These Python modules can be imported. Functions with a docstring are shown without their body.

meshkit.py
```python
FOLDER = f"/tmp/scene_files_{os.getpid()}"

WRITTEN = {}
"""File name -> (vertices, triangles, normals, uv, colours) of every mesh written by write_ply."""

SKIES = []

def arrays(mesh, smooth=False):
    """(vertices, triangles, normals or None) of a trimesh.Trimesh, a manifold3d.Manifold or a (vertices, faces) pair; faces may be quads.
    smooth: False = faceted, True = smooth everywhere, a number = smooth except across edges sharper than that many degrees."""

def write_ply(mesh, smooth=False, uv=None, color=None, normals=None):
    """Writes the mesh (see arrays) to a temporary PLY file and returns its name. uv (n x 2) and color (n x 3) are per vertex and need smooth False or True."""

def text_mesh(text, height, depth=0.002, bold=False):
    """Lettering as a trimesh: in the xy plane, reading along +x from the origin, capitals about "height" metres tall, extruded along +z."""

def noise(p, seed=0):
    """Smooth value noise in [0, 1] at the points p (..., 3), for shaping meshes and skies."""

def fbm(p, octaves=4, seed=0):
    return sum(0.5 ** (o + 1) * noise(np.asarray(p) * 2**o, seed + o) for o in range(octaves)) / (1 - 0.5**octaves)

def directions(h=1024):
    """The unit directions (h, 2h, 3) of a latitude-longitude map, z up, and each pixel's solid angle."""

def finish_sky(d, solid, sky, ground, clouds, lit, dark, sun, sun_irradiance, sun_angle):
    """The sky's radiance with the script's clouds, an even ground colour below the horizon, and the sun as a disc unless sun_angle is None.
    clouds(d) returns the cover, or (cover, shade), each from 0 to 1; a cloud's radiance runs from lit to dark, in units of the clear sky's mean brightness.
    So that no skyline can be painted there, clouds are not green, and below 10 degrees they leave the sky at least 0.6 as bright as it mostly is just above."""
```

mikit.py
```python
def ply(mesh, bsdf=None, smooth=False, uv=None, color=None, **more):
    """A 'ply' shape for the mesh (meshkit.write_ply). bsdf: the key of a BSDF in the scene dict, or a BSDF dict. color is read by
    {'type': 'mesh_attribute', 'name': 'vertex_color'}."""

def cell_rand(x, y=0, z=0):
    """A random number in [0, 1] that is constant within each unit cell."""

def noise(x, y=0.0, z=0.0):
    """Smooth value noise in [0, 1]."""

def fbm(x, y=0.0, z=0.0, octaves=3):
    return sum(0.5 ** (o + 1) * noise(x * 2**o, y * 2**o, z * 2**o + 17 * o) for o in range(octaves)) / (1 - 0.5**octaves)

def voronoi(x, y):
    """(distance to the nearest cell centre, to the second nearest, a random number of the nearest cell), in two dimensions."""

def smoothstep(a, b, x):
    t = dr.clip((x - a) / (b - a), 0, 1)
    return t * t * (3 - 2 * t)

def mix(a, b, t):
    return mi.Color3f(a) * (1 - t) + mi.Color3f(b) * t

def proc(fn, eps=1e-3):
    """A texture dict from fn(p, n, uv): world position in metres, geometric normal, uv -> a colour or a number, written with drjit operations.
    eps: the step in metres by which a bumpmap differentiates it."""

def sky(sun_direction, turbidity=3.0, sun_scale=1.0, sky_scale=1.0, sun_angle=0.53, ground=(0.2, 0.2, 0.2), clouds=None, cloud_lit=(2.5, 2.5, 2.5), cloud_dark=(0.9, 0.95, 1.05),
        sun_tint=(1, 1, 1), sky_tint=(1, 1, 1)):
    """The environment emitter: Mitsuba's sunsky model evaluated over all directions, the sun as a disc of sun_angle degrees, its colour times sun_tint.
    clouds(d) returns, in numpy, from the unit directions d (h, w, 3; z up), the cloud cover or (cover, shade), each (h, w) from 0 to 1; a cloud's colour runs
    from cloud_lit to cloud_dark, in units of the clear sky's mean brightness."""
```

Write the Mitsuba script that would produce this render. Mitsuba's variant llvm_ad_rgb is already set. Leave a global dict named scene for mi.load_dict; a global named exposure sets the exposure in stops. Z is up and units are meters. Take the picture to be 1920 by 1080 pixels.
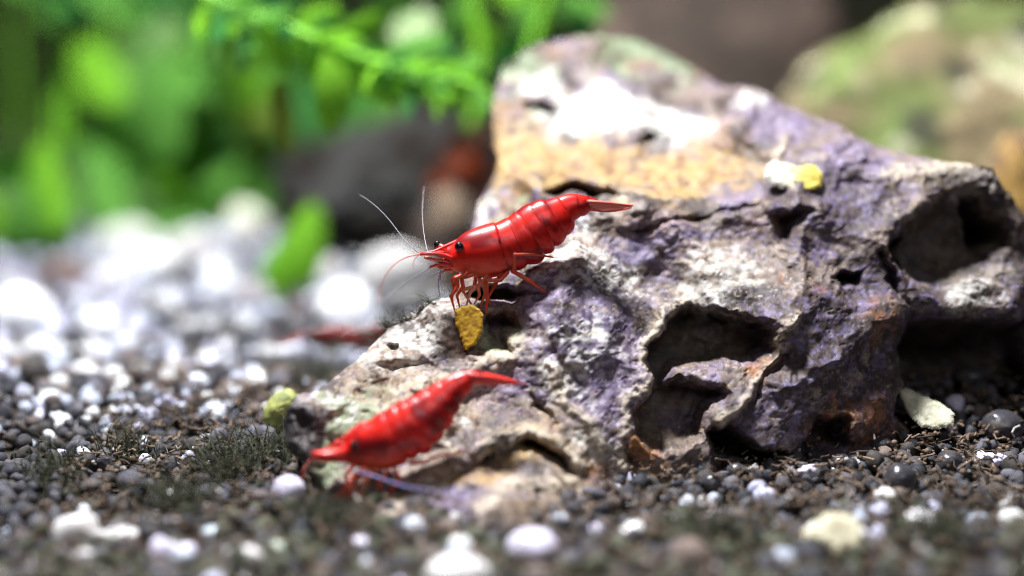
import math
import numpy as np
import trimesh
import shapely
import manifold3d as m3
import mitsuba as mi
import mikit
import meshkit
from scipy.interpolate import LinearNDInterpolator, NearestNDInterpolator, CubicSpline
from scipy import ndimage
from scipy.spatial import cKDTree

T = mi.ScalarTransform4f
MM = 0.001
scene, labels = {}, {}

# ------------------------------------------------------------------ camera, light, exposure
DIST = 0.260                      # focus distance
PITCH = math.radians(10.0)
TX = 0.273                        # tangent of half the horizontal angle
FWD = np.array([0, math.cos(PITCH), -math.sin(PITCH)])
UPV = np.array([0, math.sin(PITCH), math.cos(PITCH)])
RGT = np.array([1.0, 0, 0])


def ray(px, py):
    return FWD + RGT * ((px - 960) / 960 * TX) + UPV * ((540 - py) / 960 * TX)


EYE = np.array([0.0, 0.0, -DIST * ray(960, 870)[2]])


def at(px, py, depth=0.0):
    """The point of the place that a line of sight meets `depth` mm beyond the focus distance."""
    return EYE + ray(px, py) * (DIST + depth * MM)


def px_mm(depth=0.0):
    return TX / 960 * (DIST + depth * MM) / MM


scene['camera'] = {
    'type': 'thinlens', 'to_world': T().look_at(origin=EYE.tolist(), target=(EYE + FWD).tolist(), up=[0, 0, 1]),
    'fov': math.degrees(2 * math.atan(TX)), 'fov_axis': 'x', 'aperture_radius': 0.0060, 'focus_distance': DIST,
    'near_clip': 0.01, 'far_clip': 5.0}
exposure = 0.08


def lamp(key, center, size, target, radiance, label, category):
    c, t = np.array(center, float), np.array(target, float)
    z = (t - c) / np.linalg.norm(t - c)
    x = np.cross([0, 1.0, 0.001], z); x /= np.linalg.norm(x)
    y = np.cross(z, x)
    w, h = size[0] / 2, size[1] / 2
    v = np.array([c - x * w - y * h, c + x * w - y * h, c + x * w + y * h, c - x * w + y * h])
    scene[key + '__diffuser'] = {**mikit.ply((v, np.array([[0, 1, 2], [0, 2, 3]])), 'lamp_white'), 'emitter': {'type': 'area', 'radiance': {'type': 'rgb', 'value': list(radiance)}}}
    box = trimesh.creation.box([size[0] + .02, size[1] + .02, .02])
    m = np.eye(4); m[:3, 0], m[:3, 1], m[:3, 2], m[:3, 3] = x, y, z, c - z * .012
    box.apply_transform(m)
    scene[key + '__housing'] = mikit.ply(box, 'lamp_white')
    labels[key] = {'label': label, 'category': category}


scene['lamp_white'] = {'type': 'diffuse', 'reflectance': {'type': 'rgb', 'value': [.7, .7, .7]}}
lamp('aquarium_lamp', (-0.06, 0.295, 0.36), (0.065, 0.045), (0.01, 0.29, 0.02), (432, 436, 446),
     'white light bar hanging over the tank, above the grey rock', 'lamp')
lamp('added_fill_lamp', (0.25, -0.75, 0.9), (0.7, 0.5), (0.0, 0.3, 0.02), (2.5, 2.5, 2.7),  # added fill light that lifts the shadows, not a known lamp
     'added wide soft fill panel high behind the photographer', 'lamp')

# ------------------------------------------------------------------ materials


def rgb(*c):
    return {'type': 'rgb', 'value': list(c)}


def principled(color, rough=.5, spec=.5, **k):
    return {'type': 'twosided', 'bsdf': {'type': 'principled', 'base_color': color, 'roughness': rough, 'specular': spec, **k}}


VC = {'type': 'mesh_attribute', 'name': 'vertex_color'}
scene['rock_surface'] = principled(VC, .62, .35)
scene['far_stone_surface'] = principled(VC, .9, .12)
scene['pebble_surface'] = principled(VC, .28, .5)
scene['gravel_surface'] = principled(VC, .7, .3)
scene['soil'] = principled(rgb(.045, .036, .03), .8, .2)
scene['shell_red'] = principled(VC, .34, .36, clearcoat=.5, clearcoat_gloss=.97)
scene['eye_black'] = principled(rgb(.006, .005, .007), .15, .6)
scene['feeler_pale'] = principled(rgb(.30, .28, .32), .5)
scene['feeler_red'] = principled(rgb(.6, .10, .07), .4)
scene['feeler_blue'] = principled(rgb(.42, .42, .85), .3)
scene['food'] = principled(VC, .6, .3)
scene['debris'] = principled(VC, .75, .2)
scene['alga_hair'] = principled(rgb(.05, .055, .03), .7)
scene['back_wall'] = principled(mikit.proc(lambda p, n, uv: mikit.mix((.012, .022, .010), (.05, .04, .028), mikit.fbm(p.x * 9, p.y * 9, p.z * 9))), .9, .1)


def leaf_bsdf(c, t=.9):
    return {'type': 'principledthin', 'base_color': rgb(*c), 'roughness': .45, 'diff_trans': t, 'spec_trans': 0.0}


scene['leaf_bright'] = leaf_bsdf((.22, .54, .04))
scene['leaf_mid'] = leaf_bsdf((.13, .35, .06))
scene['leaf_deep'] = leaf_bsdf((.05, .20, .05))
scene['leaf_haze'] = leaf_bsdf((.27, .46, .17))  # paler green, water haze mixed into the leaf colour
scene['leaf_pale'] = leaf_bsdf((.50, .66, .34))
scene['leaf_olive'] = leaf_bsdf((.22, .30, .05))
scene['stem_green'] = principled(rgb(.15, .42, .02), .5, .3)

# ------------------------------------------------------------------ helpers


def sstep(a, b, x):
    t = np.clip((x - a) / (b - a), 0, 1)
    return t * t * (3 - 2 * t)


def lerp(a, b, t):
    return np.asarray(a) * (1 - t[..., None]) + np.asarray(b) * t[..., None]


def numbered(name):
    used = set(k.split('__')[0] for k in list(scene) + list(labels))
    if name not in used:
        return name
    i = 1
    while f'{name}_{i:03d}' in used:
        i += 1
    return f'{name}_{i:03d}'


def part_key(base):
    if base not in scene:
        return base
    i = 1
    while f'{base}_{i:03d}' in scene:
        i += 1
    return f'{base}_{i:03d}'


def tag(key, label, category, group=None):
    labels[key] = {'label': label, 'category': category}
    if group:
        labels[key]['group'] = group


def tube(points, radii, sides=8, cap=True):
    p = np.asarray(points, float)
    r = np.broadcast_to(np.asarray(radii, float), (len(p),))
    t = np.gradient(p, axis=0)
    t /= np.linalg.norm(t, axis=1, keepdims=True) + 1e-15
    a = np.cross(t[0], [0, 0, 1.0] if abs(t[0][2]) < .9 else [1.0, 0, 0]); a /= np.linalg.norm(a)
    fr = []
    for i in range(len(p)):
        a = a - t[i] * (a @ t[i]); a /= np.linalg.norm(a)
        fr.append(a)
    fr = np.array(fr); b = np.cross(t, fr)
    ang = np.arange(sides) * 2 * np.pi / sides
    v = (p[:, None] + r[:, None, None] * (np.cos(ang)[None, :, None] * fr[:, None] + np.sin(ang)[None, :, None] * b[:, None])).reshape(-1, 3)
    i, j = np.meshgrid(np.arange(len(p) - 1), np.arange(sides), indexing='ij')
    q = np.stack([i * sides + j, i * sides + (j + 1) % sides, (i + 1) * sides + (j + 1) % sides, (i + 1) * sides + j], -1).reshape(-1, 4)
    f = np.vstack([q[:, [0, 1, 2]], q[:, [0, 2, 3]]])
    if cap:
        n = len(v)
        v = np.vstack([v, p[0], p[-1]])
        jj = np.arange(sides); L = (len(p) - 1) * sides
        f = np.vstack([f, np.stack([np.full(sides, n), (jj + 1) % sides, jj], 1), np.stack([np.full(sides, n + 1), L + jj, L + (jj + 1) % sides], 1)])
    return v, f


def curve(points, n=24):
    p = np.asarray(points, float)
    if len(p) == 2:
        return p[0] + (p[1] - p[0]) * np.linspace(0, 1, n)[:, None]
    s = np.concatenate([[0], np.cumsum(np.linalg.norm(np.diff(p, axis=0), axis=1))])
    return CubicSpline(s, p)(np.linspace(0, s[-1], n))


def cat(parts):
    """One (vertices, faces, colours) of several."""
    vs, fs, cs, n = [], [], [], 0
    for p in parts:
        vs.append(p[0]); fs.append(np.asarray(p[1]) + n); n += len(p[0])
        if len(p) > 2:
            cs.append(np.broadcast_to(p[2], (len(p[0]), 3)))
    return np.vstack(vs), np.vstack(fs), (np.vstack(cs) if cs else None)


# ------------------------------------------------------------------ the ground: substrate, gravel
Y0 = at(960, 870)[1]


def ground_z(x, y):
    """Height of the gravel bed in metres."""
    X, Y = np.asarray(x) / MM, (np.asarray(y) - Y0) / MM
    z = 8.0 * np.exp(-((X - 68) / 24) ** 2) * sstep(-5, 35, Y) + 3.0 * np.exp(-((Y - 36) / 22) ** 2) * sstep(20, -15, X) - 3.0 * sstep(-5, -60, Y)
    z = z + 1.6 * (meshkit.fbm(np.stack([X * .06, Y * .06, X * 0], -1), 3, 5) - .5) 
    return z * MM


def on_ground(px, py, lift=0.0):
    """The point where a line of sight meets the bed raised by lift (metres)."""
    lo, hi = 80.0 * MM, 900 * MM
    d = ray(px, py)
    ds = np.linspace(lo, hi, 1600)
    p = EYE + d * ds[:, None]
    under = p[:, 2] < ground_z(p[:, 0], p[:, 1]) + lift
    i = int(np.argmax(under)) if under.any() else len(ds) - 1
    return p[i], (ds[i] - DIST) / MM


gx, gy = np.meshgrid(np.linspace(-.45, .45, 120), np.linspace(.08, .95, 120))
gz = ground_z(gx, gy) - .0016
gi = np.arange(120 * 120).reshape(120, 120)
gf = np.stack([gi[:-1, :-1], gi[:-1, 1:], gi[1:, 1:], gi[1:, :-1]], -1).reshape(-1, 4)
scene['substrate'] = mikit.ply((np.stack([gx, gy, gz], -1).reshape(-1, 3), gf), 'soil', True)
labels['substrate'] = {'kind': 'structure', 'label': 'dark soil bed of the tank under the gravel'}
bw = np.array([[-.9, .78, -.1], [.9, .78, -.1], [.9, .78, .9], [-.9, .78, .9]])
scene['background_wall'] = mikit.ply((bw, np.array([[0, 1, 2], [0, 2, 3]])), 'back_wall')
labels['background_wall'] = {'kind': 'structure', 'label': 'dark back pane of the tank behind the plants'}


def blob(rng, sub=2, rough=.12, flat=1.0, angular=False):
    if angular:
        q = rng.normal(size=(16, 3)); q /= np.linalg.norm(q, axis=1, keepdims=True)
        q *= rng.uniform(.85, 1.05, (16, 1))
        m = trimesh.convex.convex_hull(q)
        m = m.subdivide_loop(1) if sub > 1 else m
        v, f = np.array(m.vertices), np.array(m.faces)
        v /= np.abs(v).max()
    else:
        m = trimesh.creation.icosphere(sub)
        v, f = np.array(m.vertices), np.array(m.faces)
        o = rng.uniform(0, 90, 3)
        v = v * (1 + rough * 2 * (meshkit.fbm(v * 1.3 + o, 2) - .5) + rough * .8 * (meshkit.fbm(v * 4 + o, 2) - .5))[:, None]
    return v * [1, 1, flat], f


def rot(rng):
    q = rng.normal(size=4); q /= np.linalg.norm(q)
    return trimesh.transformations.quaternion_matrix(q)[:3, :3]


# ------------------------------------------------------------------ the big rock
rock_pts = np.array([
    # front tongue
    (540, 800, -10), (575, 745, -9), (560, 850, -13), (600, 880, -15), (640, 930, -20), (700, 980, -27), (640, 700, -3), (690, 655, 0), (740, 605, 2), (800, 572, 3),
    (850, 560, 5), (880, 545, 8), (930, 525, 6), (1000, 500, 4), (1060, 487, 6), (1110, 488, 7), (1180, 505, 8), (1215, 545, 7), (1225, 600, 3), (1210, 680, -3),
    (1185, 760, -7), (1170, 840, -10), (1130, 930, -14), (1060, 980, -29), (960, 1000, -33), (860, 1020, -36), (760, 1010, -33),
    (780, 640, -2), (720, 690, -5), (830, 690, -5), (660, 760, -9), (720, 770, -10), (800, 740, -9), (700, 850, -14), (780, 850, -13), (860, 760, -8), (900, 700, -4),
    (960, 640, -1), (1050, 570, 0), (1130, 600, -1), (1130, 680, -5), (1080, 740, -9), (1000, 740, -8), (940, 800, -12), (1000, 850, -15), (900, 880, -14),
    (1080, 850, -13), (850, 950, -26), (960, 930, -23), (1060, 910, -18), (900, 620, 0), (930, 580, 3),
    # middle and right lobe
    (1240, 520, 12), (1300, 545, 8), (1400, 535, 8), (1440, 560, 7), (1440, 640, 4), (1400, 700, 0), (1350, 760, -4), (1320, 830, -4), (1400, 860, -8), (1330, 790, -4),
    (1480, 600, 3), (1540, 560, 6), (1450, 740, -3), (1500, 800, -4), (1560, 830, -2), (1610, 800, 0), (1640, 740, 4), (1660, 670, 7), (1695, 590, 8), (1670, 540, 9),
    (1620, 620, 3), (1560, 700, 0), (1500, 860, -2), (1600, 850, 3),
    (1120, 440, 14), (1190, 410, 16), (1130, 380, 20), (1250, 450, 13), (1330, 450, 13), (1400, 400, 17), (1470, 380, 19), (1540, 380, 18), (1560, 470, 13),
    (1600, 510, 10), (1640, 450, 11), (1480, 490, 12), (1300, 400, 17), (1250, 350, 24), (1350, 330, 26), (1450, 340, 24), (1540, 340, 22), (1650, 360, 17),
    # top
    (1000, 400, 24), (930, 430, 22), (900, 430, 24), (890, 390, 30), (920, 350, 32), (1000, 330, 30), (1100, 320, 31), (1180, 300, 34), (1300, 280, 33), (1400, 250, 33),
    (1400, 165, 40), (1480, 195, 36), (1560, 235, 33), (1500, 270, 28), (1600, 300, 24), (1660, 280, 27), (1760, 302, 24), (1700, 330, 20),
    # hump behind
    (930, 270, 42), (925, 200, 50), (935, 130, 58), (1000, 95, 66), (1080, 78, 70), (1180, 75, 72), (1250, 95, 70), (1330, 135, 64), (1375, 165, 52), (1000, 220, 46),
    (1100, 200, 50), (1200, 240, 42), (1280, 220, 44), (1300, 170, 56), (1150, 130, 62), (1020, 150, 58),
    # right end with the big hollow
    (1850, 312, 24), (1900, 365, 24), (1935, 430, 22), (1940, 520, 18), (1900, 570, 12), (1840, 580, 10), (1760, 570, 8), (1700, 520, 9), (1660, 470, 10), (1690, 410, 12),
    (1760, 350, 16), (1820, 340, 20), (1700, 640, 14), (1760, 640, 14), (1880, 640, 16), (1920, 620, 20), (1720, 700, 12), (1800, 720, 14), (1900, 720, 18),
    (2000, 450, 30), (2000, 650, 30), (1980, 360, 34), (1250, 900, -2), (1330, 920, -4), (1450, 930, -4), (1600, 920, 0), (1750, 800, 14), (1900, 800, 18), (2000, 800, 30), (1200, 960, -8)], float)

rock_pts[:, 2] *= np.where(rock_pts[:, 2] < 0, .8, .88)

rock_outline = [(553, 742), (533, 790), (545, 840), (575, 880), (620, 930), (690, 1000), (760, 1060), (900, 1090), (1080, 1050), (1180, 990), (1300, 960), (1500, 950), (1650, 930), (1750, 860),
                (1900, 830), (2010, 820), (2020, 600), (2010, 560), (1965, 480), (1940, 440), (1920, 400), (1890, 358), (1845, 322), (1760, 300), (1660, 274), (1560, 228), (1480, 190), (1430, 168), (1400, 158), (1375, 166), (1330, 132), (1250, 92),
                (1180, 72), (1080, 74), (1000, 88), (940, 125), (920, 200), (925, 270), (940, 300), (920, 340), (895, 385), (882, 430), (868, 480), (862, 540), (845, 552), (800, 566), (745, 596),
                (690, 652), (640, 694), (590, 730)]


def to_st(px, py, dep):
    d = DIST / MM + dep
    return (px - 960) / 960 * TX * d, (540 - py) / 960 * TX * d


RS, RT = to_st(rock_pts[:, 0], rock_pts[:, 1], rock_pts[:, 2])
_lin = LinearNDInterpolator(np.stack([RS, RT], 1), rock_pts[:, 2])
_near = NearestNDInterpolator(np.stack([RS, RT], 1), rock_pts[:, 2])
_pix = NearestNDInterpolator(rock_pts[:, :2], rock_pts[:, 2])
_pixl = LinearNDInterpolator(rock_pts[:, :2], rock_pts[:, 2])


def rock_depth_px(px, py):
    v = float(_pixl(px, py))
    return v if v == v else float(_pix(px, py))


def poly_st(poly):
    return np.array([to_st(x, y, rock_depth_px(x, y)) for x, y in poly])


CELL = 0.165
S = np.arange(-40, 96, CELL); TT = np.arange(-52, 52, CELL)
SS, TG = np.meshgrid(S, TT)


def warp(scale, amp, seed):
    q = np.stack([SS * scale, TG * scale, SS * 0], -1)
    return amp * 2 * (meshkit.fbm(q, 3, seed) - .5), amp * 2 * (meshkit.fbm(q, 3, seed + 50) - .5)


wx, wy = warp(.22, 1.5, 3)
wx2, wy2 = warp(.8, .55, 9)
WS, WT = SS + wx + wx2, TG + wy + wy2
dep = _lin(SS + wx * 1.2, TG + wy * 1.2)
dep = np.where(np.isnan(dep), _near(SS, TG), dep)
dep = ndimage.gaussian_filter(dep, .7 / CELL)


def inside_dist(poly, ws=WS, wt=WT):
    """Distance in mm from the outline, inside a polygon."""
    p = poly_st(poly)
    m = shapely.contains_xy(shapely.Polygon(p).buffer(0), ws, wt)
    return ndimage.distance_transform_edt(m) * CELL


def line_dist(line):
    p = poly_st(line)
    return shapely.distance(shapely.LineString(p), shapely.points(WS, WT))


hollows = [  # polygon, depth mm, width of its rim mm
    ([(1240, 600), (1290, 575), (1340, 568), (1425, 586), (1460, 615), (1442, 648), (1405, 682), (1340, 690), (1270, 709), (1215, 745), (1205, 700), (1216, 650)], 8.5, 1.5),
    ([(1212, 715), (1272, 711), (1360, 726), (1368, 745), (1340, 790), (1322, 835), (1250, 860), (1195, 840), (1172, 780), (1190, 745)], 7.5, 1.5),
    ([(1325, 815), (1375, 798), (1430, 842), (1500, 835), (1540, 790), (1590, 780), (1595, 850), (1480, 890), (1350, 890)], 9, 2.0),
    ([(1425, 400), (1450, 385), (1510, 380), (1530, 400), (1500, 440), (1490, 475), (1450, 470), (1440, 440)], 7, 3.2),
    ([(1553, 512), (1580, 500), (1620, 498), (1628, 530), (1590, 538)], 7, 1.2),
    ([(1662, 460), (1700, 400), (1760, 352), (1830, 345), (1885, 390), (1908, 450), (1892, 505), (1830, 548), (1760, 562), (1710, 548), (1680, 510)], 9, 4.5),
    ([(1795, 352), (1840, 345), (1880, 400), (1900, 460), (1880, 495), (1845, 505), (1822, 440)], 8, 2.2),  # shadow of the rim, put in as a deeper, darkened cut
    ([(1662, 470), (1700, 430), (1720, 440), (1700, 490), (1715, 530), (1690, 520)], 7, 1.5),
    ([(1700, 605), (1760, 586), (1850, 598), (1925, 590), (1940, 700), (1930, 840), (1740, 840), (1675, 780), (1690, 640)], 12, 2.0),
    ([(1018, 366), (1070, 343), (1140, 343), (1158, 366), (1100, 376), (1040, 380)], 9, 1.0),
    ([(975, 196), (1050, 196), (1055, 216), (990, 218)], 7, 1.0),
    ([(1185, 268), (1230, 236), (1240, 246), (1200, 276)], 5, .9),
    ([(880, 556), (940, 530), (985, 545), (960, 562), (900, 576)], 6, 1.0),
    ([(912, 592), (962, 580), (980, 610), (945, 650), (902, 656)], 5, 1.6),  # cast shadow behind the food flake, carved and darkened as a hollow
    ([(690, 702), (760, 668), (832, 686), (800, 702), (740, 718)], 2.4, 1.6),
    ([(724, 654), (738, 650), (743, 662), (731, 669)], 2.5, .5),
    ([(955, 825), (1000, 815), (1050, 845), (1078, 880), (1070, 900), (1020, 870), (980, 860)], 5.5, 1.8),
    ([(850, 890), (900, 850), (935, 850), (900, 890)], 2.5, 1.4),
    ([(700, 920), (760, 905), (800, 930), (790, 965), (730, 975)], 3, 2.0), ([(1010, 925), (1050, 920), (1065, 950), (1020, 960)], 3, 1.5),
    ([(990, 735), (1020, 740), (1055, 800), (1045, 810), (1000, 775)], 2.6, 1.2),
    ([(1405, 760), (1440, 690), (1470, 650), (1480, 660), (1450, 720), (1420, 770)], 2.0, 1.0),
    ([(1180, 430), (1330, 395), (1420, 380), (1420, 392), (1330, 410), (1200, 445)], 2.4, 1.0),
    ([(535, 790), (552, 745), (590, 775), (612, 815), (600, 850), (555, 850)], 2.5, 2.5),
    ([(1640, 470), (1655, 455), (1700, 560), (1712, 600), (1690, 640), (1700, 580), (1660, 520)], 4, 1.0),
]
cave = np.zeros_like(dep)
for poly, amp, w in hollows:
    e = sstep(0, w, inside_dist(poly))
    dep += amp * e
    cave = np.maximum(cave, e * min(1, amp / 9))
ridges = [([(1030, 690), (1050, 740), (1085, 790), (1125, 835)], 1.6, 1.0), ([(890, 860), (940, 820), (990, 806), (1050, 835), (1085, 860)], 1.8, .9),
          ([(860, 770), (820, 830), (840, 850)], 1.2, 1.0), ([(720, 975), (790, 900), (850, 870)], 1.4, .9), ([(900, 955), (960, 915), (1060, 890)], 1.2, 1.0), ([(1480, 600), (1440, 670), (1400, 740), (1350, 800)], .9, .7), ([(720, 770), (800, 720), (880, 690), (960, 640)], 1.2, 1.6),
          ([(1660, 335), (1760, 312), (1850, 318)], 1.0, 1.2), ([(1470, 262), (1452, 300), (1440, 320)], 1.0, .7), ([(1180, 880), (1170, 820), (1165, 760), (1205, 700), (1228, 600), (1300, 556)], 1.0, .8)]
vein = np.zeros_like(dep)
for line, amp, w in ridges:
    e = np.exp(-(line_dist(line) / w) ** 2)
    dep -= amp * e
    vein = np.maximum(vein, e)


# conchoidal facets: each flake of the stone is a shallow dish of its own tilt
def bowls(cell, curve_, tilt, level, seed, k=9):
    """Conchoidal fracture: shallow bowls of their own tilt that meet in sharp ridges."""
    rng = np.random.default_rng(seed)
    n = int(140 * 108 / cell ** 2)
    pts = np.stack([rng.uniform(-42, 98, n), rng.uniform(-54, 54, n)], 1)
    q = np.stack([WS.ravel() + dep.ravel() * .35, WT.ravel()], 1)
    _, ix = cKDTree(pts).query(q, k=k)
    gr, lv = rng.uniform(-tilt, tilt, (n, 2)), rng.uniform(-level, level, n)
    o = q[:, None] - pts[ix]
    hh = lv[ix] + (gr[ix] * o).sum(-1) + curve_ * (o ** 2).sum(-1)
    return hh.min(1).reshape(dep.shape)


dep -= bowls(10.0, .045, .28, 1.0, 21)
dep -= bowls(4.0, .07, .22, .35, 22) * .8
dep -= bowls(1.9, .13, .26, .11, 23) * .55
dep = ndimage.gaussian_filter(dep, .13 / CELL)

edge = inside_dist(rock_outline, SS + wx2 * .8 + wx * .35, TG + wy2 * .8 + wy * .35)
inside = edge > 0
R0 = 3.2
soft = ndimage.gaussian_filter(inside_dist(rock_outline, SS + wx * .35, TG + wy * .35), .9 / CELL)
dep += R0 * (1 - np.sqrt(np.clip(1 - (1 - np.minimum(soft / R0, 1)) ** 2, 0, 1)))
P3 = lambda d: (EYE[None, None] + SS[..., None] * MM * RGT + TG[..., None] * MM * UPV + (DIST + d[..., None] * MM) * FWD)
pos = P3(dep)
du, dv = np.gradient(pos, axis=1), np.gradient(pos, axis=0)
nrm = np.cross(du, dv); nrm /= np.linalg.norm(nrm, axis=-1, keepdims=True) + 1e-15
nrm *= -np.sign((nrm @ FWD))[..., None]
ii = np.where(inside.ravel())[0]
pv, nv = pos.reshape(-1, 3)[ii] / MM, nrm.reshape(-1, 3)[ii]
edg = edge.ravel()[ii]; cav = cave.ravel()[ii]; vei = vein.ravel()[ii]


def ridged(p, seed):
    return 1 - np.abs(2 * meshkit.noise(p, seed) - 1)


rough_zone = sstep(.38, .62, meshkit.fbm(pv * .13, 3, 30))
h = .8 * (meshkit.fbm(pv * .28, 3, 31) - .5) + (.05 + .18 * rough_zone) * (ridged(pv * .55, 33) - .5) + (.04 + .12 * rough_zone) * (ridged(pv * 1.1, 34) - .5) + .08 * (meshkit.fbm(pv * 2.2, 2, 35) - .5)
pits = sstep(.66, .78, meshkit.noise(pv * .9, 41)) * .22 * rough_zone + sstep(.74, .84, meshkit.noise(pv * 2.1, 42)) * .12
h = h - pits
flint = sstep(0, .7, inside_dist([(515, 790), (545, 735), (590, 762), (618, 800), (622, 845), (600, 870), (560, 880), (520, 850)]).ravel()[ii])
amp = (1 - .7 * flint) * np.minimum(1, edg / 2.5) * (1 - .5 * cav)
pv = pv + nv * (h * amp)[:, None]

# colours of the stone: violet-grey flint, brown cortex, ochre, pale limey crusting, rust, with highlights and hollow shade painted in (3-D noise, with patches where they lie on the stone)
nA, nB, nC = meshkit.fbm(pv * .10, 4, 51), meshkit.fbm(pv * .32, 4, 52), meshkit.fbm(pv * 1.3, 3, 53)
nD, nE = meshkit.fbm(pv * .18, 4, 54), meshkit.fbm(pv * .7, 3, 55)
fine = .6 * meshkit.fbm(pv * 2.4, 2, 56) + .4 * meshkit.noise(pv * 4.6, 57)
col = lerp((.185, .145, .125), (.06, .048, .045), sstep(.40, .58, nA * .5 + nB * .5))
col = lerp(col, (.20, .165, .27), sstep(.50, .62, nD * .6 + nC * .4) * .7)
col = lerp(col, (.34, .29, .26), sstep(.55, .66, meshkit.fbm(pv * .5 + 4, 3, 58)) * .6)


def patch(px, py, rad, depth=None):
    c = at(px, py, rock_depth_px(px, py) if depth is None else depth) / MM
    d = np.linalg.norm(pv - c, axis=1) / (rad * px_mm(rock_depth_px(px, py)))
    return sstep(1.15, .45, d + 1.9 * (nB - .5) + .9 * (nE - .5))


def patches(lst):
    o = np.zeros(len(pv))
    for a in lst:
        o = np.maximum(o, patch(*a))
    return o


ochre = patches([(1000, 310, 130), (1110, 300, 120), (1240, 340, 130), (1340, 310, 100), (960, 280, 90), (1330, 250, 60), (900, 900, 70), (1000, 850, 60), (1180, 330, 90)])
col = lerp(col, lerp((.42, .30, .16), (.19, .105, .055), sstep(.47, .62, nE * .6 + nC * .4)), ochre * .92)
lilac = patches([(1100, 600, 130), (1140, 700, 90), (1450, 230, 110), (1600, 330, 110), (1430, 770, 60), (1060, 420, 80), (960, 720, 70), (1250, 450, 70)])
col = lerp(col, lerp((.14, .11, .20), (.34, .29, .42), sstep(.46, .66, nC)), lilac * .6)
umber = patches([(1560, 640, 120), (1480, 720, 80), (1400, 790, 80), (1620, 520, 90), (1500, 420, 90), (1600, 400, 90), (1700, 620, 120), (1640, 780, 80), (1560, 820, 80), (1850, 650, 100), (1320, 620, 60), (880, 870, 70), (960, 780, 50)])
col = lerp(col, lerp((.075, .055, .055), (.17, .145, .25), sstep(.46, .62, nC * .7 + nE * .3)), umber * .8)
tan = patches([(700, 730, 110), (790, 790, 110), (900, 660, 90), (860, 760, 90), (1000, 800, 80), (1080, 900, 90), (1330, 500, 80), (1250, 420, 70), (1180, 380, 80), (1000, 960, 120)])
col = lerp(col, lerp((.42, .33, .22), (.24, .15, .09), sstep(.42, .62, nE * .5 + nC * .5)), tan * .45 * sstep(.3, .5, nC))
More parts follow.
